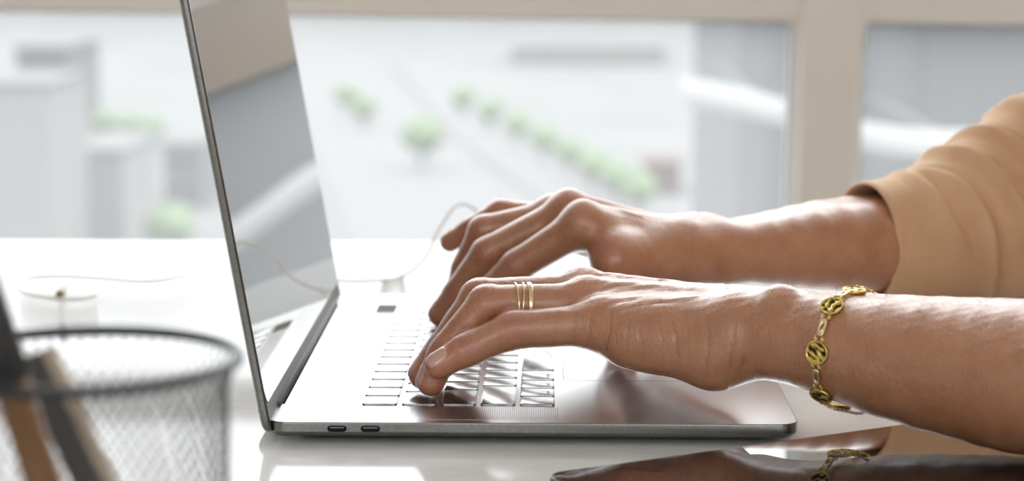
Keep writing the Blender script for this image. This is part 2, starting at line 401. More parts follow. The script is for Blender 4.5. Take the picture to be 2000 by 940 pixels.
# avenue trees
def tree_mesh(seed):
    rnd = random.Random(seed); bm = bmesh.new(); bmesh.ops.create_icosphere(bm, subdivisions=3, radius=1.0)
    ph = [rnd.uniform(0, 6) for _ in range(6)]
    for q in bm.verts:
        c = q.co; d = 1+.16*math.sin(4*c.x+ph[0])*math.sin(5*c.y+ph[1])+.12*math.sin(7*c.z+ph[2]+3*c.x)+.08*math.sin(11*c.x+ph[3])*math.sin(12*c.y+ph[4])
        q.co = c*d
    bm.verts.index_update(); v = np.array([q.co[:] for q in bm.verts]); f = [[q.index for q in p.verts] for p in bm.faces]; bm.free(); return v, f
TM = [tree_mesh(k) for k in range(3)]
def tree(p, r, label, group):
    t = empty('street_tree', (p[0], p[1], -40000)); tag(t, label, 'tree', group)
    MB().tube([(p[0], p[1], -40000), (p[0], p[1], -40000+r*1.1)], [r*.1, r*.07], 8).build('trunk', trunk_m, t)
    v, f = TM[random.randrange(3)]
    obj('crown', v*r*np.array([1,1,.8])+np.array([p[0], p[1], -40000+r*1.6]), f, leaf_m, t)
AV = ((-17291.87, 465572.73, -37000.00), (-10710.45, 432790.44, -37000.00), (-5053.78, 402220.42, -37000.00), (-135.15, 375638.94, -37000.00), (4032.47, 353888.70, -37000.00), (7562.50, 333068.62, -37000.00), (10639.45, 317063.73, -37000.00), (13011.98, 302492.34, -37000.00))
AL = ('green tree at the far end of the avenue row above the far hand', 'second green tree from the far end of the avenue row', 'third green tree from the far end of the avenue row', 'fourth green tree from the far end of the avenue row',
      'fourth green tree from the near end of the avenue row', 'third green tree from the near end of the avenue row', 'second green tree from the near end of the avenue row', 'green tree at the near end of the avenue row, by the reddish house')
for p, lb in zip(AV, AL): tree(p, random.uniform(2500, 2800), lb, 'avenue trees')
tree((-42729.80, 471443.62, -36000.00), 2600, 'farther pale green tree of the pair just right of the laptop lid', 'pair of trees by the lid')
tree((-35942.46, 436938.15, -36000.00), 2600, 'nearer pale green tree of the pair just right of the laptop lid', 'pair of trees by the lid')
tree((-20239.00, 362277.05, -36000.00), 3600, 'green tree standing alone between the two pale streets', None)
for p, lb in (((-82866.30, 411800.42, -36000.00), 'leftmost green tree of the three left of the laptop lid'), ((-77124.10, 405447.32, -36000.00), 'middle green tree of the three left of the laptop lid'), ((-71648.90, 399283.22, -36000.00), 'green tree of the three nearest the laptop lid')):
    tree(p, 2300, lb, 'trees left of the lid')
tree((-44507.70, 257266.02, -36000.00), 3000, 'bright green tree low in the window beside the lid', None)

# ------------------------------------------------------------------ laptop
LX, LY, LZ = 240.7, 349.3, 10.0
lap = empty('laptop', (120, 175, 0)); tag(lap, 'open silver laptop with black keys on the white desk', 'laptop')
# base outline with the hinge notch along the back
def base_outline(ins):
    r = 9.0-ins if ins < 8 else 1.2
    p = rrect(ins, LX-ins, ins, LY-ins, r, 8)        # starts at +x,+y corner, goes counter-clockwise
    n0, n1, nd = 37.0, 312.3, 3.6
    k = 18                                           # after the (-x,+y) corner
    notch = [(ins, n1), (ins+nd*.5, n1-.3), (ins+nd, n1-1.0), (ins+nd, n0+1.0), (ins+nd*.5, n0+.3), (ins, n0)]
    return p[:k]+notch+p[k:]
prof = [(14, 1.9), (7, 2.2), (2.6, 3.1), (.6, 4.5), (0, 5.6), (0, 9.2), (.12, 9.7), (.5, 10.0)]
v = []; f = []
for ins, z in prof:
    o_ = base_outline(ins); m_ = len(o_); v += [(a, b, z) for a, b in o_]
for k in range(len(prof)-1):
    for j in range(m_): f.append((k*m_+j, k*m_+(j+1) % m_, (k+1)*m_+(j+1) % m_, (k+1)*m_+j))
f.append(tuple(range(m_))[::-1])
base = obj('base', v, f, alu, lap); sharp(base, 25)
deck_v = [(a, b, 10.0) for a, b in base_outline(.5)]
obj('deck', deck_v, [tuple(range(len(deck_v)))], alu_top, lap, smooth=False)
for x, y in ((22, 22), (LX-22, 22), (22, LY-22), (LX-22, LY-22)):
    MB().tube([(x, y, 0), (x, y, .5), (x, y, 2.4)], [6.5, 7.2, 7.2], 20).build('foot', rubber_m, lap)
# USB-C ports on the near side
def stadium(cx, cz, w, h, y, n=8):
    p = []
    for sx, a0 in ((1, -90), (-1, 90)):
        for i in range(n+1):
            a = math.radians(a0+180*i/n); p.append((cx+sx*(w-h)/2+h/2*math.cos(a), y, cz+h/2*math.sin(a)))
    return p
for cx in (32.2, 47.3):
    o_ = stadium(cx, 7.05, 8.8, 2.9, -.04); i_ = stadium(cx, 7.05, 8.2, 2.3, -.10); i2 = stadium(cx, 7.05, 8.0, 2.1, -.03); n_ = len(o_)
    vv = o_+i_+i2; ff = [(j, (j+1) % n_, n_+(j+1) % n_, n_+j) for j in range(n_)]+[(n_+j, n_+(j+1) % n_, 2*n_+(j+1) % n_, 2*n_+j) for j in range(n_)]
    port = obj('usb_port', vv, ff+[tuple(2*n_+j for j in range(n_))], port_m, lap)
    MB().box(cx-3.2, cx+3.2, -.09, .02, 7.25, 7.85, bev=.03, seg=1).build('port_tongue', alu, port, smooth=False)
# speaker grilles
spk_m = mat('perforated_aluminium', (.75,.75,.76,1), rough=.26, metal=1.0)
n_, l_, b_ = nodes(spk_m)
tc = N(spk_m, 'ShaderNodeTexCoord'); vo = N(spk_m, 'ShaderNodeTexVoronoi', Scale=1000.0, Randomness=0.0); vo.voronoi_dimensions = '2D'
l_.new(tc.outputs['Object'], vo.inputs['Vector'])
crs = N(spk_m, 'ShaderNodeValToRGB'); crs.color_ramp.elements[0].position = .20; crs.color_ramp.elements[1].position = .34
crs.color_ramp.elements[0].color = (.10,.10,.10,1); crs.color_ramp.elements[1].color = (.67,.67,.68,1)
l_.new(vo.outputs['Distance'], crs.inputs['Fac']); l_.new(crs.outputs['Color'], b_.inputs['Base Color'])
for y0, y1 in ((6.5, 33.5), (LY-33.5, LY-6.5)):
    v, f = rr_loft(24, 132.5, y0, y1, 1.5, [(0, 9.6), (0, 10.03)], 3); obj('speaker_grille', v, f, spk_m, lap, smooth=False)
# trackpad with its slit
v, f = rr_loft(135.0, 236.5, 94.3, 255.0, 4, [(0, 9.5), (0, 10.02)], 5); obj('trackpad_slit', v, f, black_m, lap, smooth=False)
v, f = rr_loft(135.45, 236.05, 94.75, 254.55, 3.7, [(0, 9.6), (.02, 10.06)], 5); obj('trackpad', v, f, alu_top, lap, smooth=False)
# keys
U19 = 19.05; GAP = 2.6; KL = 16.3; Y0 = 36.5
font = None
def key_obj(x0, x1, y0, y1, legend=None, name='key', z0=9.9, z1=10.75, m=key_m):
    v, f = rr_loft(x0, x1, y0, y1, 1.4, [(0, z0), (0, z1-.35), (.12, z1-.1), (.45, z1)], 3)
    k = obj(name, v, f, m, lap); sharp(k, 40)
    if legend:
        cu = bpy.data.curves.new('legend_text', 'FONT'); cu.body = legend
        big = len(legend) == 1
        cu.size = .0052 if big else .0029; cu.align_x = 'CENTER' if big else 'LEFT'; cu.align_y = 'CENTER'
        cu.resolution_u = 2
        t = bpy.data.objects.new('legend_text', cu)
        dg = bpy.context.evaluated_depsgraph_get()
        COL.objects.link(t); dg.update()
        me = bpy.data.meshes.new_from_object(t.evaluated_get(dg)); bpy.data.objects.remove(t)
        if len(me.vertices):
            vv = np.array([q.co[:] for q in me.vertices])/MM
            cx, cy = ((x0+x1)/2, (y0+y1)/2) if big else (x1-3.2, y0+2.2)
            # text up = towards the screen (-x), reading direction = +y
            wv = np.stack([cx-vv[:,1], cy+vv[:,0], np.full(len(vv), z1+.015)], 1)
            obj('legend', wv, [tuple(p.vertices) for p in me.polygons], legend_m, k, smooth=False)
        bpy.data.meshes.remove(me)
    return k
rows = [(40.5, [('`',1)]+[(c,1) for c in '1234567890-=']+[('delete',1.5)]),
        (59.1, [('tab',1.5)]+[(c,1) for c in 'QWERTYUIOP[]']+[('\\',1)]),
        (77.6, [('caps lock',1.75)]+[(c,1) for c in "ASDFGHJKL;'"]+[('return',1.75)]),
        (95.9, [('shift',2.25)]+[(c,1) for c in 'ZXCVBNM,./']+[('shift',2.25)]),
        (114.3, [('fn',1),('control',1),('option',1),('command',1.25),(None,5),('command',1.25),('option',1)])]
for x0, ks in rows:
    y = Y0
    for c, w in ks:
        key_obj(x0, x0+KL, y, y+w*U19-GAP, c); y += w*U19
ya = Y0+11.5*U19
for c, dx0, dx1, k in (('\u25c2', 8.4, KL, 0), ('\u25b4', 0, 7.9, 1), ('\u25be', 8.4, KL, 1), ('\u25b8', 8.4, KL, 2)):
    key_obj(114.3+dx0, 114.3+dx1, ya+k*U19, ya+(k+1)*U19-GAP, None)
v, f = rr_loft(27.7, 38.9, Y0-.2, Y0+13.0*U19, 1.2, [(0, 9.8), (0, 10.04), (.1, 10.08)], 3); obj('touch_bar', v, f, touchbar_m, lap, smooth=False)
v, f = rr_loft(27.7, 38.9, Y0+13.05*U19, Y0+14.5*U19-GAP, 1.2, [(0, 9.8), (0, 10.10), (.1, 10.16)], 3); obj('touch_id_button', v, f, touchid_m, lap, smooth=False)
# hinge barrel
MB().tube([(-2.4, 33.5, 8.2), (-2.4, 34, 8.2), (-2.4, 315.3, 8.2), (-2.4, 315.8, 8.2)], [5.0, 5.6, 5.6, 5.0], 36).build('hinge_barrel', barrel_m, lap)
for y in (35.5, 313.8):
    MB().box(-2, 3.2, y-1.6, y+1.6, 4.6, 9.6, bev=.5).build('hinge_block', black_m, lap)
# lid: local u = up along lid, w = thickness outwards (towards -x)
TH = math.radians(9.9)
lu = np.array([-math.sin(TH), 0, math.cos(TH)]); lw = np.array([-math.cos(TH), 0, -math.sin(TH)]); lo = np.array([2.5, 0, 5.6])
def lidpt(u, y, w): return tuple(lo+lu*u+lw*w+np.array([0, y, 0]))
def lid_loft(u0, u1, y0, y1, r, prof, n=8):
    v, f = rr_loft(u0, u1, y0, y1, r, prof, n); return [lidpt(a, b, z) for a, b, z in v], [q[::-1] for q in f]
v, f = lid_loft(-1.5, 239, 0, LY, 9, [(.5, .55), (.1, .8), (0, 1.3), (0, 2.6), (.4, 3.6), (1.6, 4.3), (5, 4.75), (14, 4.95)])
sharp(obj('lid_shell', v, f, alu, lap), 28)
v, f = lid_loft(-1.0, 238.5, .5, LY-.5, 8.5, [(0, .35), (0, .62)]); sharp(obj('lid_gasket', v, f, rubber_m, lap))
v, f = lid_loft(12.2, 237.6, 1.4, LY-1.4, 7.6, [(.25, .0), (0, .1), (0, .5)]); obj('screen', v, f, screen_m, lap, smooth=False)
v, f = lid_loft(-.4, 12.1, 1.4, LY-1.4, 1.0, [(.2, .05), (0, .2), (0, .5)]); sharp(obj('lid_chin', v, f, barrel_m, lap))


# ------------------------------------------------------------------ person: arms and hands as one skin mesh grown from a distance field
def V3(p): return np.array(p, np.float32)
def cone(p, a, b, ra, rb):
    ba = b-a; L2 = float(ba@ba)+1e-9
    q = p-a; t = np.clip((q@ba)/L2, 0, 1)
    q = q-t[:, None]*ba
    return np.sqrt(np.einsum('ij,ij->i', q, q))-(ra+(rb-ra)*t)
def smin(a, b, k):
    h = np.maximum(k-np.abs(a-b), 0)/k
    return np.minimum(a, b)-h*h*k*.25
class Limb:
    """fingers: list of dict(j=[points], r=[radii]); palm / arm: list of (a, b, ra, rb, k)"""
    def __init__(s, fingers, palm, bumps, tendons):
        s.fingers, s.palm, s.bumps, s.tendons = fingers, palm, bumps, tendons
    def base(s, p):
        d = None
        for a, b, ra, rb, k in s.palm:
            c = cone(p, V3(a), V3(b), ra, rb); d = c if d is None else smin(d, c, k)
        for a, b, ra, rb, k in s.tendons: d = smin(d, cone(p, V3(a), V3(b), ra, rb), k)
        return d
    def finger(s, p, f):
        d = None; J = [V3(q) for q in f['j']]
        for i in range(len(J)-1):
            c = cone(p, J[i], J[i+1], f['r'][i], f['r'][i+1]); d = c if d is None else smin(d, c, f.get('k', 3.0))
        for a, r in f.get('pads', []): d = smin(d, cone(p, V3(a), V3(a), r, r), 4.0)
        return d
    def __call__(s, p):
        p = np.asarray(p, np.float32)
        pb = s.base(p); out = None
        if not s.fingers: out = pb
        for f in s.fingers:
            d = smin(s.finger(p, f), pb, f.get('kb', 9.0)); out = d if out is None else smin(out, d, 1.2)
        for a, r, k in s.bumps: out = smin(out, cone(p, V3(a), V3(a), r, r), k)
        return out
    def near(s, c, R_):
        """a lighter copy holding only the pieces within reach of a ball"""
        c = np.array([c], np.float32)
        def ok(a, b, ra, rb): return cone(c, V3(a), V3(b), ra, rb)[0] < R_+26
        pl = [q for q in s.palm if ok(*q[:4])]
        fg = [f for f in s.fingers if any(ok(f['j'][i], f['j'][i+1], f['r'][i], f['r'][i+1]) for i in range(len(f['j'])-1))]
        return Limb(fg, pl or s.palm[:1], [q for q in s.bumps if ok(q[0], q[0], q[1], q[1])], [q for q in s.tendons if ok(*q[:4])])
    def many(s, p, fn, cell=30.0):
        p = np.asarray(p, np.float32); key = np.floor(p/cell).astype(np.int64); code = (key[:,0]*4096+key[:,1])*4096+key[:,2]
        order = np.argsort(code, kind='stable'); cs = code[order]; st = np.flatnonzero(np.r_[True, cs[1:] != cs[:-1]]); en = np.r_[st[1:], len(cs)]
        res = None
        for a, b in zip(st, en):
            ii = order[a:b]; L_ = s.near((key[ii[0]]+.5)*cell, cell*.87); r_ = fn(L_, p[ii])
            if res is None: res = np.empty((len(p),)+r_.shape[1:], np.float32)
            res[ii] = r_
        return res
    def grad(s, p, e=.3):
        g = np.stack([s(p+np.eye(3, dtype=np.float32)[i]*e)-s(p-np.eye(3, dtype=np.float32)[i]*e) for i in range(3)], 1)
        return g/(np.linalg.norm(g, axis=1)[:, None]+1e-9)
    def surf(s, o, d):
        """first exit from inside along d"""
        o = np.array(o, float); d = np.array(d, float)/np.linalg.norm(d); t = 0.0; ts = np.arange(0, 70, .25)
        val = s((o[None]+d[None]*ts[:, None]).astype(np.float32)); idx = np.argmax(val > 0)
        if val[idx] <= 0: return o+d*ts[-1]
        i0 = max(idx-1, 0); a, b = val[i0], val[idx]; t = ts[i0]+(ts[idx]-ts[i0])*(-a/(b-a+1e-9)) if b != a else ts[idx]
        return o+d*t
def polygonise(sdf, lo, hi, h, blk=8):
    lo = np.array(lo, float); hi = np.array(hi, float); n = np.ceil((hi-lo)/h/blk).astype(int)*blk+1
    nb = (n-1)//blk; half = blk*h/2
    gi = np.stack(np.meshgrid(*[np.arange(k) for k in nb], indexing='ij'), -1).reshape(-1, 3)
    cen = lo+(gi*blk+blk/2)*h
    dc = sdf(cen.astype(np.float32))
    D = np.empty(tuple(n), np.float32); 
    bs = np.where(dc.reshape(tuple(nb)) < 0, -50, 50).astype(np.float32)
    big = np.repeat(np.repeat(np.repeat(bs, blk, 0), blk, 1), blk, 2)
    D[:] = 50; D[:-1, :-1, :-1] = big
    near = gi[np.abs(dc) < half*1.7321*1.25+2.5]
    mask = np.zeros(tuple(n), bool)
    for b in near:
        i, j, k = b*blk; mask[i:i+blk+1, j:j+blk+1, k:k+blk+1] = True
    idx = np.argwhere(mask)
    vals = sdf.many((lo+idx*h).astype(np.float32), lambda L_, q: L_(q))
    D[mask] = vals
    neg = D < 0
    # surface nets
    c = np.zeros(tuple(n-1), np.int8)
    for dx in (0, 1):
        for dy in (0, 1):
            for dz in (0, 1): c += neg[dx:n[0]-1+dx, dy:n[1]-1+dy, dz:n[2]-1+dz]
    cells = np.argwhere((c > 0) & (c < 8))
    vid = -np.ones(tuple(n-1), np.int32); vid[tuple(cells.T)] = np.arange(len(cells))
    acc = np.zeros((len(cells), 3)); cnt = np.zeros(len(cells))
    corners = [(0,0,0),(1,0,0),(0,1,0),(1,1,0),(0,0,1),(1,0,1),(0,1,1),(1,1,1)]
    for a in range(8):
        for b in range(a+1, 8):
            ca, cb = np.array(corners[a]), np.array(corners[b])
            if np.abs(ca-cb).sum() != 1: continue
            va = D[tuple((cells+ca).T)]; vb = D[tuple((cells+cb).T)]; m = (va < 0) != (vb < 0)
            t = va[m]/(va[m]-vb[m]); acc[m] += ca+(cb-ca)*t[:, None]; cnt[m] += 1
    V = lo+(cells+acc/cnt[:, None])*h
    faces = []
    for ax in range(3):
        sl0 = [slice(None)]*3; sl1 = [slice(None)]*3; sl0[ax] = slice(0, -1); sl1[ax] = slice(1, None)
        e = neg[tuple(sl0)] != neg[tuple(sl1)]
        ids = np.argwhere(e); u, w = (ax+1) % 3, (ax+2) % 3
        ids = ids[(ids[:, u] > 0) & (ids[:, w] > 0) & (ids[:, u] < n[u]-1) & (ids[:, w] < n[w]-1)]
        du = np.zeros(3, int); du[u] = 1; dw = np.zeros(3, int); dw[w] = 1
        q = np.stack([vid[tuple((ids-du-dw).T)], vid[tuple((ids-dw).T)], vid[tuple(ids.T)], vid[tuple((ids-du).T)]], 1)
        flip = ~neg[tuple(ids.T)]
        q[flip] = q[flip][:, ::-1]; faces.append(q[(q >= 0).all(1)])
    F = np.concatenate(faces)
    P = V.astype(np.float32)
    P = sdf.many(P, lambda L_, q: q-L_(q)[:, None]*L_.grad(q)*.9)
    P = P-sdf.many(P, lambda L_, q: L_(q)[:, None]*L_.grad(q))
    return P.astype(float), F

# ---- left hand (near the camera): little finger outermost
L_little = [(152.42, 43.00, 47.62), (111.28, 41.00, 45.37), (90.05, 39.00, 36.41), (76.25, 37.00, 28.96)]
L_ring   = [(145.74, 60.00, 54.37), (98.25, 54.00, 55.44), (78.49, 51.00, 32.56), (72.01, 49.00, 18.88)]
L_middle = [(143.59, 78.00, 55.76), (94.32, 72.00, 55.31), (75.73, 68.00, 29.22), (67.49, 65.00, 18.77)]
L_index  = [(146.94, 97.00, 51.55), (98.54, 90.00, 46.95), (82.84, 87.00, 27.08), (76.40, 85.00, 19.80)]
L_thumb  = [(205.33, 62.00, 40.43), (185.51, 100.00, 35.07), (172.76, 120.00, 28.44), (163.05, 128.00, 20.03)]
LF = [dict(j=L_little, r=[9.8, 8.8, 7.7, 6.5], k=3.5, kb=9),
      dict(j=L_ring, r=[10.1, 8.7, 7.6, 6.9], k=3.0, kb=8),
      dict(j=L_middle, r=[10.3, 8.9, 7.8, 7.0], k=3.0, kb=8),
      dict(j=L_index, r=[10.4, 8.8, 7.6, 6.8], k=3.0, kb=8),
      dict(j=L_thumb, r=[14, 11.0, 10.0, 8.4], k=4.0, kb=14)]
Lc = [(212.30, 25.00, 49.26), (213.20, 36.00, 50.86), (214.22, 48.00, 50.40), (215.28, 60.00, 47.27)]
Lpalm = [(L_little[0], Lc[0], 10.4, 12.6, 9), (L_ring[0], Lc[1], 10.2, 11.7, 9), (L_middle[0], Lc[2], 10.2, 11.4, 9), (L_index[0], Lc[3], 10.2, 11.6, 9),
         ((166.56, 36.00, 41.23), (204.11, 26.00, 37.07), 12.6, 14.4, 13), ((204.11, 26.00, 37.07), (216.54, 24.00, 43.26), 14.4, 13.6, 9), ((158.99, 62.00, 45.67), (208.56, 42.00, 44.17), 11, 14.6, 12),
         ((205.35, 62.00, 39.20), (177.65, 94.00, 35.63), 15, 12, 14)]
LA = [(223.91, 33.00, 46.16), (236.40, 24.00, 46.70), (251.00, 15.00, 46.08), (282.14, -6.00, 42.80), (312.42, -26.00, 41.44), (331.67, -40.00, 41.24), (364.89, -64.00, 42.86)]
LR = [19.6, 20.4, 21.7, 26.6, 30.2, 32.4, 34]
def arm_chain(A, R_, side, spread, k=12):
    out = []; n_s = 2; A = spline(A, n_s); k_ = np.arange(len(A))/n_s; R_ = np.array(spline([(r, 0, 0) for r in R_], n_s))[:, 0]; spread = np.interp(k_, np.arange(len(spread)), spread)
    for i in range(len(A)-1):
        a, b = np.array(A[i]), np.array(A[i+1]); d = b-a; n_ = np.cross(d, (0,0,1)); n_ /= np.linalg.norm(n_)
        s0, s1 = spread[i], spread[i+1]
        for sg in (-1, 0, 1): out.append((a+n_*sg*s0, b+n_*sg*s1, R_[i], R_[i+1], .8))
    return out
Lpalm = arm_chain(LA, LR, 1, [6.5, 6.5, 6.5, 6, 5, 5, 5])+Lpalm
Lpalm += [(Lc[0], LA[0], 12.6, 14.6, 10), (Lc[2], LA[0], 11.4, 14.6, 10), (Lc[3], np.array(LA[0])+np.array([3, 9, 0]), 11.6, 14.0, 10)]
Lel = np.array(LA[-1])
Lsh = np.array([560., 40., 300.])
Lpalm += [(Lel, Lel+(Lsh-Lel)*.35, 33, 38, 20)]
def up(p, dz, dy=0): return tuple(np.array(p)+np.array([0, dy, dz]))
Ltend = [(up(L_little[0], 8.4), up(Lc[0], 10.8), 2.0, 2.0, 4), (up(L_ring[0], 8.9), up(Lc[1], 10.6), 2.1, 2.2, 4),
         (up(L_middle[0], 9.0), up(Lc[2], 10.8), 2.2, 2.2, 4), (up(L_index[0], 9.0), up(Lc[3], 10.8), 2.2, 2.2, 4)]
Lbump = [((232.23, 16.00, 61.88), 8.8, 8), (up(L_little[0], 3.2), 8.4, 6), (up(L_ring[0], 3.2), 8.6, 6), (up(L_middle[0], 3.0), 8.8, 6), (up(L_index[0], 3.0), 8.8, 6)]
left = Limb(LF, Lpalm, Lbump, Ltend)

# ---- right hand (far): thumb side towards the camera
R_little = [(129.70, 266.00, 66.39), (100.64, 268.00, 70.70), (83.05, 272.00, 60.40), (71.52, 275.00, 52.85)]
R_ring   = [(129.64, 249.00, 70.40), (91.21, 252.00, 62.91), (80.69, 256.00, 41.32), (75.42, 257.00, 25.90)]
R_middle = [(138.56, 228.00, 75.49), (94.06, 231.00, 53.27), (77.71, 236.00, 30.59), (67.61, 238.00, 17.19)]
R_index  = [(146.08, 206.00, 72.28), (110.71, 212.00, 49.13), (89.95, 217.00, 28.71), (78.08, 219.00, 18.05)]
R_thumb  = [(218.35, 232.00, 53.05), (162.85, 190.00, 54.69), (162.51, 192.00, 37.20), (167.73, 197.00, 22.97)]
RF = [dict(j=R_little, r=[9.6, 7.7, 6.7, 5.7], k=3, kb=8),
      dict(j=R_ring, r=[10.0, 8.4, 7.3, 6.4], k=3, kb=8),
      dict(j=R_middle, r=[10.5, 8.8, 7.7, 6.8], k=3, kb=8),
      dict(j=R_index, r=[10.5, 8.9, 7.8, 6.9], k=3, kb=8),
      dict(j=R_thumb, r=[12, 10.4, 9.4, 8.4], k=5, kb=14)]
Rc = [(200.89, 256.00, 51.14), (200.26, 246.00, 54.35), (199.51, 234.00, 57.25), (200.25, 223.00, 57.72)]
Rpalm = [(R_little[0], Rc[0], 10.0, 12.5, 9), (R_ring[0], Rc[1], 10.4, 12.8, 9), (R_middle[0], Rc[2], 10.8, 12.8, 9), (R_index[0], Rc[3], 10.8, 12.8, 9),
         ((144.58, 250.00, 61.94), (193.40, 250.00, 49.10), 10, 15, 12), ((220.76, 234.00, 53.05), (200.06, 219.00, 53.79), 13.5, 13.5, 12), ((200.06, 219.00, 53.79), (174.32, 204.00, 54.26), 13.5, 12.0, 10), ((155.48, 205.00, 67.43), (163.05, 198.00, 60.13), 9.5, 10, 8)]
RA = [(212.53, 238.00, 55.29), (232.82, 243.00, 53.48), (259.81, 256.00, 53.13), (287.45, 270.00, 52.95), (329.00, 294.00, 50.83), (378.74, 322.00, 48.82), (416.38, 342.00, 45.50)]
RR = [16.2, 16.4, 20.0, 24.2, 28.6, 33.0, 34.5]
Rpalm = arm_chain(RA, RR, 1, [9, 9, 9, 9, 8, 7, 6])+Rpalm
Rpalm += [(Rc[0], RA[0], 12.5, 14.5, 10), (Rc[2], RA[0], 12.8, 14.5, 10), (Rc[3], RA[0], 12.8, 14.5, 10)]
Rel = np.array(RA[-1]); Rsh = np.array([560., 372., 300.])
Rpalm += [(Rel, Rel+(Rsh-Rel)*.35, 32, 36, 20)]
Rtend = [(up(R_index[0], 9.4), up(Rc[3], 10.8), 2.1, 2.1, 4), (up(R_middle[0], 9.4), up(Rc[2], 10.8), 2.1, 2.1, 4), (up(R_ring[0], 9.0), up(Rc[1], 10.8), 2.1, 2.1, 4)]
Rbump = [(up(R_index[0], 3.4), 8.8, 6), (up(R_middle[0], 3.4), 8.8, 6), (up(R_ring[0], 3), 8.4, 6), (up(R_little[0], 3), 8.0, 6), ((203.04, 246.00, 60.14), 8.5, 9)]
right = Limb(RF, Rpalm, Rbump, Rtend)

def nrm(v): v = np.array(v, float); return v/np.linalg.norm(v)
def noise1(p, fr, ph=0.0):
    return (np.sin(p[:,0]*fr+1.3*np.sin(p[:,1]*fr*.7+ph))+np.sin(p[:,1]*fr*1.1+p[:,2]*fr*.9+ph*1.7)+np.sin(p[:,2]*fr*1.2-p[:,0]*fr*.5+ph*.6))/3
def detail(P, Nn, fingers, palm_creases, dors):
    """creases (depth) and redness from the anatomy; returns displacement, crease, red"""
    disp = np.zeros(len(P)); red = np.zeros(len(P)); crs = np.zeros(len(P))
    wob = noise1(P, .45, 2.0)*.7
    for f, dv in zip(fingers, dors):
        J = [np.array(q, float) for q in f['j']]
        for ji in range(1, len(J)-1):
            ax = nrm(nrm(J[ji+1]-J[ji])+nrm(J[ji]-J[ji-1])); r = f['r'][ji]
            q = P-J[ji]; s_ = q@ax; rad = np.linalg.norm(q-s_[:, None]*ax, axis=1)
            near = (np.abs(s_) < 11) & (rad < r*1.45)
            d_ = nrm(np.array(dv)-ax*(np.array(dv)@ax)); dn = Nn@d_
            gate = near*hd(dn, -.15, .55); gp = near*hd(-dn, .1, .6)
            big = 1.0 if ji == 1 else .7
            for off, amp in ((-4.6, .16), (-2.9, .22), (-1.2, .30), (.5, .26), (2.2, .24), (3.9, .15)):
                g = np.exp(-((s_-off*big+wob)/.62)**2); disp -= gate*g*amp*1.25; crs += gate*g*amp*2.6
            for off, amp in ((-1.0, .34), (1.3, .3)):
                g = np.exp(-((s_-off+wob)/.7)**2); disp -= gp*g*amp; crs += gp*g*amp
            red += near*np.exp(-(s_/6.0)**2)*(.25+.35*hd(dn, -.2, .6))
        # tip redness
        tipd = np.linalg.norm(P-J[-1], axis=1); red += .55*np.exp(-(tipd/11.0)**2)
        mc = np.linalg.norm(P-J[0], axis=1); red += .28*np.exp(-(mc/13.0)**2)*hd(Nn[:,2], .0, .6)
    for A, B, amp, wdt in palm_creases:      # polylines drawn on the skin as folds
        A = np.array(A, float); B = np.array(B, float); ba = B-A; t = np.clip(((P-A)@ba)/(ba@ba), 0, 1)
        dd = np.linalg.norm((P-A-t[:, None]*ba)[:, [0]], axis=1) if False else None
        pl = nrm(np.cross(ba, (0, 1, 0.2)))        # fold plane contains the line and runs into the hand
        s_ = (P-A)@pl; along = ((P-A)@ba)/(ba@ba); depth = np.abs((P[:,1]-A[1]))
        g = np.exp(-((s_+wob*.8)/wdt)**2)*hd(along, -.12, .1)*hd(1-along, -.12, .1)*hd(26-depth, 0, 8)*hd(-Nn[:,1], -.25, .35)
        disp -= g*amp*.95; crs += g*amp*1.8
    return disp, np.clip(crs, 0, 1), np.clip(red, 0, 1)
Ldors = [(-.25, -.45, .85), (-.45, -.05, .9), (-.45, .0, .9), (-.45, .05, .9), (0, .6, .8)]
Rdors = [(-.4, .2, .9), (-.5, .05, .85), (-.5, -.1, .85), (-.45, -.25, .85), (-.6, -.6, .3)]
def cr(x0, y0, x1, y1, Y, amp, w): return None
Lcre = [((140.04, 33.00, 54.68), (139.18, 33.00, 39.26), .32, .7), ((147.62, 33.00, 54.71), (145.37, 33.00, 35.91), .32, .7), ((156.99, 30.00, 55.77), (153.36, 30.00, 35.57), .38, .75),
        ((178.27, 12.00, 51.98), (179.89, 12.00, 32.61), .22, .7), ((184.30, 12.00, 52.00), (188.28, 12.00, 30.28), .30, .8), ((190.20, 12.00, 61.44), (191.53, 12.00, 30.77), .16, .6),
        ((200.46, 12.00, 55.61), (199.00, 12.00, 27.96), .34, .85), ((211.14, 12.00, 54.01), (208.79, 12.00, 26.58), .26, .85), ((215.99, 12.00, 40.35), (214.79, 12.00, 28.98), .45, 1.0),
        ((169.44, 22.00, 50.10), (171.03, 22.00, 31.96), .22, .7), ((163.80, 22.00, 52.45), (163.03, 22.00, 33.84), .25, .7), ((225.13, 22.00, 50.35), (222.26, 22.00, 26.95), .25, 1.0), ((131.99, 33.00, 54.65), (130.16, 33.00, 39.22), .16, .6)]
def bounds(limb, pad=4):
    P = []
    for f in limb.fingers:
        for q, r in zip(f['j'], f['r']): P += [np.array(q)-r, np.array(q)+r]
    for a, b, ra, rb, k in limb.palm: P += [np.array(a)-ra, np.array(a)+ra, np.array(b)-rb, np.array(b)+rb]
    P = np.array(P); return P.min(0)-pad, P.max(0)+pad
lo, hi = bounds(left); lv, lf = polygonise(left, lo, hi, .8)
g = left.many(lv, lambda L_, q: L_.grad(q)).astype(float); dsp, c1, r1 = detail(lv, g, LF, Lcre, Ldors)
dsp += .10*noise1(lv, .9, 1.0)*hd(g[:,2], .1, .7)+.10*noise1(lv, .35, 3.0)
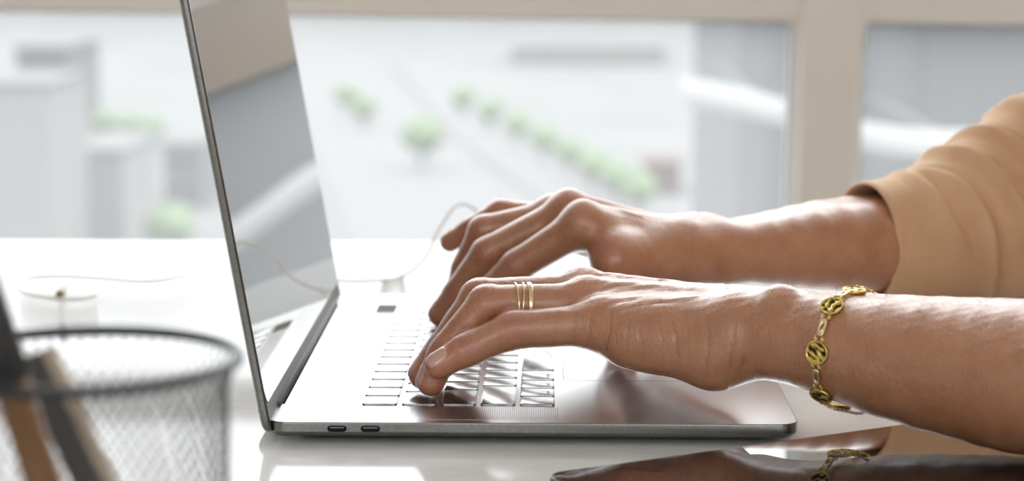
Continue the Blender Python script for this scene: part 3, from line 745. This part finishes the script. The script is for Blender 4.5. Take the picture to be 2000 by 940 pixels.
# dorsal wrinkles running across the back of the hand
xw = lv[:,0]+.25*lv[:,1]
bk = hd(lv[:,0], 120, 150)*hd(235-lv[:,0], 0, 25)*hd(g[:,2], .35, .8)
dsp += bk*.09*np.sin(lv[:,1]*1.25+1.5*np.sin(lv[:,0]*.14)+.8*np.sin(lv[:,0]*.31))*(.5+noise1(lv, .21, 5.0)*1.2)
dsp += bk*.07*noise1(lv, 2.1, 4.0)
lv = lv+g*dsp[:, None]; nl = g
lo, hi = bounds(right); rv, rf = polygonise(right, lo, hi, 1.1)
g = right.many(rv, lambda L_, q: L_.grad(q)).astype(float); dsp, c2, r2 = detail(rv, g, RF, [], Rdors)
rv = rv+g*(dsp*.8)[:, None]
person = empty('person', (640, 170, -300)); tag(person, 'person in a tan shirt typing on the laptop with both hands', 'person')
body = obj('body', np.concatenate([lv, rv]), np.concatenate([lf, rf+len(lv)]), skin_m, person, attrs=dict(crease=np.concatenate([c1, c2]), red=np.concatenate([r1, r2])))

# ---- fingernails
def nail(limb, f, dv, width=4.6, length=9.6, lift=.28, twist=0.0):
    J = [np.array(q, float) for q in f['j']]; tip, ax = J[-1], nrm(J[-1]-J[-2]); r = f['r'][-1]
    d_ = nrm(np.array(dv)-ax*(np.array(dv)@ax)); lat = np.cross(ax, d_)
    limb = limb.near(tip, 16); nu, nv = 13, 15; top = []; bot = []
    for i in range(nv):
        v_ = i/(nv-1)
        for j in range(nu):
            u_ = -1+2*j/(nu-1)
            # squircle outline: narrow rounded base, rounded free edge
            end = (1-abs(2*v_-1)**3.2)**.42 if 0 < v_ < 1 else 0.0
            ww = width*(.80+.2*min(1, v_*1.6))*max(end, .02)
            al = r*.86-length+v_*length
            c = tip+ax*min(al, r*.30)
            lx = u_*ww; phi = lx/(r*.98)
            dirn = d_*math.cos(phi)+lat*math.sin(phi)+ax*max(0, (al-r*.30)/r)*1.0
            s_ = limb.surf(c, dirn); n_ = nrm(limb.grad(np.array([s_], np.float32))[0])
            edge = min(1, 1.6*(1-abs(u_)))*min(1, 6*v_)
            top.append(s_+n_*(lift*edge+.05)); bot.append(s_-n_*.5)
    V = top+bot; o_ = nu*nv; F_ = []
    for i in range(nv-1):
        for j in range(nu-1):
            a = i*nu+j; F_ += [(a, a+1, a+nu+1, a+nu), (o_+a, o_+a+nu, o_+a+nu+1, o_+a+1)]
    rim = [j for j in range(nu)]+[i*nu+nu-1 for i in range(1, nv)]+[(nv-1)*nu+j for j in range(nu-2, -1, -1)]+[i*nu for i in range(nv-2, 0, -1)]
    for a, b in zip(rim, rim[1:]+rim[:1]): F_.append((a, o_+a, o_+b, b))
    o = obj('fingernail', V, F_, nail_m, person); sharp(o, 50); return o
LND = [(-.42, -.62, .75), (-1.0, -.22, .35), (-1.0, -.05, .35), (-1.0, .1, .4), (-.2, .5, .8)]
for f, dv, w in zip(LF, LND, (4.9, 5.4, 5.4, 5.4, 6.2)): nail(left, f, dv, width=w, length=12.5)
RND = [(-.6, .1, .8), (-1.0, .1, .35), (-1.0, -.05, .35), (-1.0, -.1, .5), (-.5, -.8, .0)]
for f, dv, w in zip(RF, RND, (4.4, 5.2, 5.2, 5.2, 6.0)): nail(right, f, dv, width=w, length=11.5)

# ---- fine hair along the near forearm
mb = MB(); rnd = random.Random(3)
cand = np.flatnonzero((lv[:,0] > 232) & (lv[:,0] < 345) & (nl[:,2] > .55))
for k in rnd.sample(list(map(int, cand)), 260):
    p0 = lv[k]; n_ = nl[k]; d0 = nrm(n_*.55+np.array([-.5+rnd.uniform(-.4, .4), rnd.uniform(-.5, .3), .15])); ln = rnd.uniform(2.5, 6)
    mb.tube([p0, p0+d0*ln*.5, p0+d0*ln*.85+np.array([-.12, 0, -.10])*ln], [.05, .04, .015], 3, caps=False)
o = mb.build('arm_hair', hair_m, person); o['kind'] = 'stuff'
# ---- shirt: torso and sleeves
FOLDS = [(30, 6, -.7, .9, 2.6, 6.0), (47, 11, -.2, 1.2, 3.8, 6.5), (68, 7, -.9, 1.0, 4.6, 6.5), (84, 14, .1, 1.1, 4.2, 6.5), (104, 9, -.6, 1.2, 5.2, 7.0), (124, 16, .2, 1.0, 4.4, 7.0), (142, 8, -.8, 1.2, 5.5, 7.5), (166, 12, 0, 1.4, 5.0, 8.0), (196, 10, -.4, 1.4, 5.0, 9.0),
         (60, -9, 2.6, 1.0, 4, 7), (100, 8, 2.4, 1.1, 4, 8), (140, -6, 2.8, 1.1, 5, 8)]
def sleeve(cent, rad, nu=80, nvp=18, seed=0, fold=1.0, hem=True, cuff_tilt=None):
    C_ = spline(cent, nvp); m_ = len(C_); tt = np.linspace(0, len(rad)-1, m_); Rr = np.interp(tt, np.arange(len(rad)), rad)
    T = [nrm(C_[min(i+1, m_-1)]-C_[max(i-1, 0)]) for i in range(m_)]
    a = np.cross(T[0], (0, 0, 1)); a = nrm(a); v = []; f = []
    L = np.concatenate([[0], np.cumsum([np.linalg.norm(C_[i+1]-C_[i]) for i in range(m_-1)])])
    rng = np.random.RandomState(seed); 
    folds = [(rng.uniform(12, L[-1]*.8), rng.uniform(-.7, .7), rng.uniform(0, 6.28), rng.uniform(.7, 1.5), rng.uniform(3.5, 6.5), rng.uniform(1.8, 4.2)) for _ in range(10)]
    for i in range(m_):
        a = nrm(a-T[i]*(a@T[i])); b = np.cross(T[i], a)
        for j in range(nu):
            th = 2*math.pi*j/nu; dd = 0.0
            for p0, sl, th0, wth, wd, amp in folds:
                dth = (th-th0+math.pi) % (2*math.pi)-math.pi
                s_ = L[i]-p0-sl*dth*30
                dd += amp*fold*math.exp(-(s_/wd)**2)*math.exp(-(dth/wth)**2)-.5*amp*fold*math.exp(-((s_-wd*1.6)/wd)**2)*math.exp(-(dth/wth)**2)
            for L0, sl, tc_, tw, A_, wd in FOLDS:
                dth = (th-tc_+math.pi) % (2*math.pi)-math.pi; s_ = L[i]-L0-sl*dth-3*math.sin(2.1*dth+L0); g_ = math.exp(-(dth/tw)**2)
                wd_ = wd*.74; dd += 1.75*A_*fold*g_*(math.exp(-(s_/wd_)**2)-.95*math.exp(-((s_-wd_*1.45)/(wd_*.62))**2))
            dd *= min(1, L[i]/22+.12)
            if hem:
                dd += 1.2*math.exp(-((L[i]-1.5)/2.2)**2)+.5*math.sin(3*th+seed)*math.exp(-L[i]/20)-.5*math.exp(-((L[i]-17)/1.0)**2)
            v.append(C_[i]+(Rr[i]+dd)*(a*math.cos(th)+b*math.sin(th)))
    for i in range(m_-1):
        for j in range(nu): f.append((i*nu+j, (i+1)*nu+j, (i+1)*nu+(j+1) % nu, i*nu+(j+1) % nu))
    # turned-in cuff: a few inner rings
    if hem:
        base_ = 0; a0 = np.array([v[j] for j in range(nu)]); c0 = C_[0]; prev = list(range(nu))
        for dep, shr in ((-.9, .985), (-.6, .955), (1.5, .945), (22, .92)):
            k = len(v)
            for j in range(nu): v.append(c0+(a0[j]-c0)*shr+T[0]*dep)
            for j in range(nu): f.append((prev[j], prev[(j+1) % nu], k+(j+1) % nu, k+j))
            prev = list(range(k, k+nu))
    return v, f
sm = MB()
RSC = [(310.23, 283.00, 52.34), (341.10, 296.00, 52.99), (370.97, 314.00, 56.62), (397.95, 330.00, 64.95), (430.35, 342.00, 82.04), (474.37, 352.00, 112.57)]
v, f = sleeve(RSC+[(630, 366, 330)], [34.5, 40, 47, 52, 53, 56, 66], seed=4); sm.add(v, f)
dv_ = nrm(Lel-np.array(LA[-2]))
v, f = sleeve([tuple(Lel+dv_*2+np.array([0, 0, 6])), tuple(Lel+dv_*14+np.array([6, 4, 20])), tuple(Lel+(Lsh-Lel)*.35+np.array([8, 0, 4])), tuple(Lel+(Lsh-Lel)*.7), (630, 30, 330)], [38.5, 42, 49, 56, 66], seed=9, fold=.6); sm.add(v, f)
def torso():
    v = []; f = []; nu = 64; zs = np.linspace(-290, 400, 40)
    for z in zs:
        t = (z+290)/690; hw = 150+35*math.sin(min(1, t*1.15)*math.pi*.75)+30*hd(t, .3, .8)-120*hd(t, .86, 1.0); hdp = 105+12*math.sin(t*3)-45*hd(t, .85, 1.0)
        for j in range(nu):
            th = 2*math.pi*j/nu
            fo = 3.5*math.sin(9*th+z*.02)+2.5*math.sin(z*.06+5*th)
            v.append((712+20*t+(hdp+fo)*math.copysign(abs(math.cos(th))**.8, math.cos(th)), 200+(hw+fo)*math.copysign(abs(math.sin(th))**.8, math.sin(th)), z))
    for i in range(len(zs)-1):
        for j in range(nu): f.append((i*nu+j, i*nu+(j+1) % nu, (i+1)*nu+(j+1) % nu, (i+1)*nu+j))
    f.append(tuple(range(nu))[::-1]); f.append(tuple((len(zs)-1)*nu+j for j in range(nu)))
    return v, f
v, f = torso(); sm.add(v, f)
sm.build('shirt', shirt_m, person)

# ------------------------------------------------------------------ rings on the left ring finger
def frame_at(limb, c, axis):
    axis = nrm(axis); a = nrm(np.cross(axis, (0, 1, 0))); b = np.cross(axis, a); return axis, a, b
def finger_ring(limb, c, axis, half_w, thick, label, n=48, m=10):
    lim = limb.near(c, 16); ax, a, b = frame_at(lim, c, axis); c = np.array(c, float); v = []; f = []
    rad = []
    for i in range(n):
        t = 2*math.pi*i/n; d = a*math.cos(t)+b*math.sin(t); rad.append(np.linalg.norm(lim.surf(c, d)-c))
    rm = np.minimum(np.array(rad), 10.2)
    rm = np.array([np.mean([rm[(i+k) % n] for k in range(-5, 6)]) for i in range(n)])
    rm = np.maximum(rm, np.array([min(x, 10.2) for x in rad])*.985)+.15
    for i in range(n):
        t = 2*math.pi*i/n; d = a*math.cos(t)+b*math.sin(t)
        for k in range(m):
            q = 2*math.pi*k/m; v.append(c+d*(rm[i]+thick*(.5+.5*math.sin(q)))+ax*half_w*math.copysign(abs(math.cos(q))**.6, math.cos(q)))
    for i in range(n):
        for k in range(m): f.append((i*m+k, i*m+(k+1) % m, ((i+1) % n)*m+(k+1) % m, ((i+1) % n)*m+k))
    o = obj('ring', v, f, ring_m); tag(o, label, 'ring', 'gold rings on the ring finger'); return o
fa = np.array(L_ring[1])-np.array(L_ring[0])
def rp(t): return np.array(L_ring[1])+(np.array(L_ring[0])-np.array(L_ring[1]))*t
finger_ring(left, rp(0.42), fa, 1.25, .95, 'wider flat gold ring on the near hand, closest to the knuckle')
finger_ring(left, rp(0.35), nrm(fa)+np.array([0,.03,.05]), .55, .95, 'thin gold ring in the middle of the three stacked on the near hand')
finger_ring(left, rp(0.296), nrm(fa)+np.array([0,-.03,-.06]), .55, .95, 'thin gold ring of the near hand, nearest the fingertip')

# ------------------------------------------------------------------ coin bracelet on the left wrist
brc = np.array((262.01, 7.00, 45.31)); bax = nrm(np.array(LA[3])-np.array(LA[1])); lim = left.near(brc, 55)
bra = nrm(np.cross(bax, (0, 0, 1))); brb = nrm(np.cross(bra, bax))    # bra points towards the camera side, brb up
if bra[1] > 0: bra = -bra
loop = []
NB = 240
for i in range(NB):
    t = 2*math.pi*i/NB; loop.append(lim.surf(brc, bra*math.cos(t)+brb*math.sin(t)))
loop = np.array(loop); rr_ = np.linalg.norm(loop-brc, axis=1)
rs = np.array([max(rr_[(i+k) % NB] for k in range(-4, 5)) for i in range(NB)]); rs = np.array([np.mean([rs[(i+k) % NB] for k in range(-6, 7)]) for i in range(NB)])+.5
# slack: the chain hangs a little under the wrist
tt_ = np.arange(NB)*2*math.pi/NB
rs += 2.6*np.exp(-((((tt_-1.5*math.pi)+math.pi) % (2*math.pi)-math.pi)/.55)**2)
loop = np.array([brc+(bra*math.cos(t)+brb*math.sin(t))*r for t, r in zip(tt_, rs)])
arc = np.r_[0, np.cumsum(np.linalg.norm(np.roll(loop, -1, 0)-loop, axis=1))]; TOT = arc[-1]
def on_loop(s_):
    s_ = s_ % TOT; i = min(np.searchsorted(arc, s_, 'right')-1, NB-1); u = (s_-arc[i])/(arc[i+1]-arc[i]); a, b = loop[i], loop[(i+1) % NB]
    p = a+(b-a)*u; tg = nrm(b-a); n_ = nrm(p-brc); n_ = nrm(n_-tg*(n_@tg)); return p, tg, n_
brace = empty('bracelet', tuple(loop[int(.75*NB)])); tag(brace, 'gold coin bracelet with oval links around the near wrist', 'bracelet')
def coin(s_, R_=5.35, seed=0):
    p, tg, n_ = on_loop(s_); ax = np.cross(n_, tg); rng = np.random.RandomState(seed); v = []; f = []; relief = []
    nr, na = 16, 48; wvs = [(rng.uniform(5, 13), rng.uniform(0, 3.14), rng.uniform(0, 6.28)) for _ in range(6)]
    def hgt(x, y):
        r = math.hypot(x, y)
        if r > .9: return .55, 0.0
        h = sum(.34*math.sin(fq*(x*math.cos(an)+y*math.sin(an))+p_+1.1*math.sin(5*x-4*y+p_)) for fq, an, p_ in wvs)
        return h*.28*(1-hd(r, .78, .9)), h
    rings_ = [0]+[k/nr for k in range(1, nr+1)]
    v.append((0, 0, hgt(0, 0)[0]+.9)); relief.append(hgt(0, 0)[1])
    for r in rings_[1:]:
        for j in range(na):
            t = 2*math.pi*j/na; h, q = hgt(r*math.cos(t), r*math.sin(t)); edge = .35*math.sin(math.pi*min(1, max(0, (r-.86)/.14))) if r > .86 else 0
            v.append((r*math.cos(t), r*math.sin(t), .9+(h if r < .9 else .1+edge))); relief.append(q if r < .86 else 1)
    for j in range(na): v.append((math.cos(2*math.pi*j/na), math.sin(2*math.pi*j/na), -.1)); relief.append(1)
    for j in range(na): f.append((0, 1+j, 1+(j+1) % na))
    for k in range(nr):
        for j in range(na): f.append((1+k*na+j, 1+(k+1)*na+j, 1+(k+1)*na+(j+1) % na, 1+k*na+(j+1) % na))
    f.append(tuple(1+nr*na+j for j in range(na))[::-1])
    W_ = [p+tg*a*R_+ax*b*R_+n_*c for a, b, c in v]
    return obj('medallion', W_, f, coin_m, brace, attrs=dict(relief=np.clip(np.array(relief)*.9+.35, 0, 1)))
def torus_pts(c, e1, e2, r1, r2, n=20): return [c+e1*r1*math.cos(2*math.pi*k/n)+e2*r2*math.sin(2*math.pi*k/n) for k in range(n)]
def oval_link(s_):
    p, tg, n_ = on_loop(s_); ax = np.cross(n_, tg); mb = MB()
    # flat plate with waist and central slot: outer and inner outline
    n = 36; o_ = []; i_ = []
    for k in range(n):
        t = 2*math.pi*k/n; c, q = math.cos(t), math.sin(t)
        wv_ = 1.75+.85*abs(c)**2.2*(1 if abs(c) < .97 else .9)
        o_.append((4.3*c, wv_*math.copysign(abs(q)**.8, q))); i_.append((1.7*c, .62*q))
    v = []; f = []
    for z, sh in ((0, 1), (.8, 1), (1.1, .88)):
        for (a, b) in o_: v.append(p+tg*a*sh+ax*b*sh+n_*z)
    for z in (1.1, 0):
        for (a, b) in i_: v.append(p+tg*a+ax*b+n_*z)
    for k in range(5):
        for j in range(n): f.append((k*n+j, k*n+(j+1) % n, ((k+1) % 5)*n+(j+1) % n, ((k+1) % 5)*n+j))
    mb.add(v, f); return mb.build('oval_link', link_m, brace)
def jump_ring(s_, off, name='jump_ring'):
    p, tg, n_ = on_loop(s_); ax = np.cross(n_, tg)
    return MB().tube(torus_pts(p+ax*off+n_*.5, tg, n_, 1.35, .9), .36, 8, closed=True).build(name, gold_m, brace)
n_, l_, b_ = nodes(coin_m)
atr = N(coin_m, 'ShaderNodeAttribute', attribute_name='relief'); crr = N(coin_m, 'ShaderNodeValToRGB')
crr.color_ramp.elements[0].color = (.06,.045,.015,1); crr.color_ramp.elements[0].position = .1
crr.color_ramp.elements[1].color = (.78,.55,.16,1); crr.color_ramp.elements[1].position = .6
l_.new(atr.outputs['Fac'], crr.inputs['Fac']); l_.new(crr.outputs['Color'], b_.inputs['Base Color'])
NP = 8; per = TOT/NP
s_near = 0.0
for k in range(NP):
    s0 = s_near+k*per+SOFF if False else k*per+1.2
    coin(s0, seed=k); oval_link(s0+per/2)
    for sg in (-1, 1):
        for off in (-1.6, 1.6): jump_ring(s0+sg*6.1, off)
# safety chain hanging below
pc, tg, n_ = on_loop(TOT*.79); mb = MB(); cc = spline([pc-np.array([0,0,1.0]), pc+np.array([5, -2, -1.6]), pc+np.array([11, -4, -2.2]), pc+np.array([17, -6, .6])], 6)
for i in range(len(cc)-1):
    d = nrm(cc[i+1]-cc[i]); e = nrm(np.cross(d, (0, 0, 1))); u2 = np.cross(e, d); e2 = e if i % 2 else u2
    mb.tube(torus_pts((cc[i]+cc[i+1])/2, d, e2, 1.0, .62, 12), .2, 6, closed=True)
mb.build('safety_chain', silver_m, brace)

# ------------------------------------------------------------------ tablet lying face up under the near forearm
tab = empty('tablet', (250, -90, 0)); tag(tab, 'black glossy tablet lying flat under the near forearm', 'tablet')
ta = math.radians(30.1); tx = np.array([math.cos(ta), math.sin(ta), 0]); ty = np.array([math.sin(ta), -math.cos(ta), 0]); t0 = np.array([124.6, -76.4, 0])
def tabpart(name, u0, u1, w0, w1, r, prof, m, parent=tab, smooth=True):
    v, f = rr_loft(u0, u1, w0, w1, r, prof, 8); o = obj(name, [t0+tx*a+ty*b+np.array([0, 0, c]) for a, b, c in v], [q[::-1] for q in f], m, parent, smooth=smooth)
    return o
sharp(tabpart('case', 0, 240, 0, 170, 10, [(3, .0), (.8, .6), (0, 2.2), (0, 4.6), (.5, 5.3)], tabbody_m), 30)
tabpart('front_glass', .6, 239.4, .6, 169.4, 9.4, [(0, 5.0), (0, 5.9), (.3, 6.1)], tablet_m, smooth=False)

# ------------------------------------------------------------------ wire pencil cup with pens, close to the camera
cc0 = np.array((-3.82, -370.00, 113.23)); CX, CY, CH = cc0[0], cc0[1], cc0[2]; CR = 45.0
cup = empty('pencil_cup', (CX, CY, 0)); tag(cup, 'black wire mesh pencil cup in the blurred left foreground', 'pencil cup')
def circ(r, z, n=96): return [(CX+r*math.cos(2*math.pi*k/n), CY+r*math.sin(2*math.pi*k/n), z) for k in range(n)]
MB().tube(circ(CR-.6, CH-1.0), 1.7, 10, closed=True).build('rim', mesh_m, cup)
MB().tube(circ(CR-4, 1.3), 1.2, 10, closed=True).build('base_ring', mesh_m, cup)
mb = MB(); o_ = circ(CR-4, .4, 64); i_ = circ(CR-4, 1.2, 64); mb.add(o_+i_, [tuple(range(64))[::-1], tuple(64+j for j in range(64))]+[(j, (j+1) % 64, 64+(j+1) % 64, 64+j) for j in range(64)])
mb.build('base_plate', mesh_m, cup, smooth=False)
mb = MB(); NW = 62
for sg in (-1, 1):
    for k in range(NW):
        pts = []
        for i in range(25):
            t = i/24; z = 1.5+(CH-2.5)*t; th = 2*math.pi*k/NW+sg*t*2*math.pi*.29; r = CR-4+3.4*hd(t, .93, 1.0)
            pts.append((CX+r*math.cos(th), CY+r*math.sin(th), z))
        mb.tube(pts, .2, 4, caps=False)
o = mb.build('wire_mesh', mesh_m, cup); o['kind'] = 'stuff'
def stick(name, label, cat, A, B, r, m, sides=20, tip=None, tipm=None, cap=None):
    A, B = np.array(A, float), np.array(B, float); root = empty(name, tuple(A)); tag(root, label, cat)
    d = nrm(B-A); MB().tube([A+d*(10 if tip else 0), B], r, sides).build('shaft', m, root, smooth=sides > 8)
    if tip: MB().tube([A+d*.2, A+d*3, A+d*10], [.5, r*.35, r], sides).build('tip', tipm, root)
    if cap: MB().tube([B-d*cap, B-d*(cap-1.5), B, B+d*1.2], [r*1.0, r*1.22, r*1.2, r*.8], sides).build('cap', black_m, root)
    return root
def inside(px_pt, z):
    return px_pt
# pens lean to the left, their feet to the right in the cup
pn = empty('pen', (CX+17, CY-22, 3)); tag(pn, 'thick brown pen with a black top leaning in the wire cup', 'pen')
pa = np.array([CX+17, CY-22, 3.0]); pb = np.array((-23.69, -402.00, 142.16)); pd = nrm(pb-pa); pl_ = float(np.linalg.norm(pb-pa))
MB().tube([pa, pa+pd*4, pa+pd*12], [1.0, 2.6, 5.0], 20).build('tip', black_m, pn)
MB().tube([pa+pd*12, pa+pd*113], 5.0, 20).build('barrel', pencil_m, pn)
MB().tube([pa+pd*113, pa+pd*115, pa+pd*(pl_-2), pa+pd*pl_], [5.0, 5.7, 5.7, 4.2], 20).build('cap', black_m, pn)
rl = empty('ruler', (CX+30, CY+8, 2)); tag(rl, 'dark ruler with a pale wooden edge leaning in the wire cup', 'ruler')
A = np.array([CX+37, CY-4, 3.0]); B = np.array((-14.64, -378.00, 115.62)); d = nrm(B-A); w1 = nrm(np.cross(d, (0, 1, .25))); w1 = -w1 if w1[0] < 0 else w1; w2 = np.cross(d, w1)
Mx = Matrix(((d[0], w1[0], w2[0], A[0]), (d[1], w1[1], w2[1], A[1]), (d[2], w1[2], w2[2], A[2]), (0, 0, 0, 1)))
Ln = float(np.linalg.norm(B-A))
MB().box(0, Ln, -6, 2.5, -1.2, 1.2, M=Mx, bev=.3, seg=1).build('blade', ruler_m, rl, smooth=False)
MB().box(0, Ln, 2.3, 6.0, -1.0, 1.0, M=Mx, bev=.3, seg=1).build('wooden_edge', wood_m, rl, smooth=False)

# ------------------------------------------------------------------ cable on the desk behind the laptop
cab = empty('charging_cable', (-150, 430, 0)); tag(cab, 'thin beige cable looping on the desk behind the laptop', 'cable')
def lift(p, z=1.7): return (p[0], p[1], p[2]+z)
P1 = [lift((-155.66, 387.84, 0.00)), lift((-165.05, 374.32, 0.00)), lift((-180.17, 377.70, 0.00)), lift((-202.15, 396.30, 0.00)), lift((-214.18, 427.75, 0.00)), lift((-212.96, 456.78, 0.00)), lift((-194.15, 463.63, 0.00)), lift((-165.41, 455.91, 0.00)), lift((-132.90, 444.21, 0.00)), lift((-111.29, 476.54, 0.00)), lift((-103.25, 549.40, 0.00)), lift((-91.82, 583.77, 0.00)), lift((-63.84, 564.87, 0.00)), lift((-35.18, 500.51, -0.00)), lift((-9.95, 453.65, 0.00)), lift((13.71, 452.18, -0.00)),
      (30.64, 476.00, 0.68), (45.94, 478.00, 12.51), (55.55, 478.00, 32.17), (67.65, 474.00, 48.50), (80.32, 470.00, 45.65), (88.88, 466.00, 26.45), lift((99.22, 456.49, -0.00)), lift((124.46, 440.58, -0.00))]
MB().tube(spline(P1, 6), 1.05, 10).build('cord', cable_m, cab)
j0, j1 = np.array(lift((-176.67, 377.79, 0.00), 2.9)), np.array(lift((-181.24, 410.56, 0.00), 2.9))
MB().tube([j0, j0+(j1-j0)*.5, j1], [2.6, 2.6, 2.0], 14).build('plug', jack_m, cab)
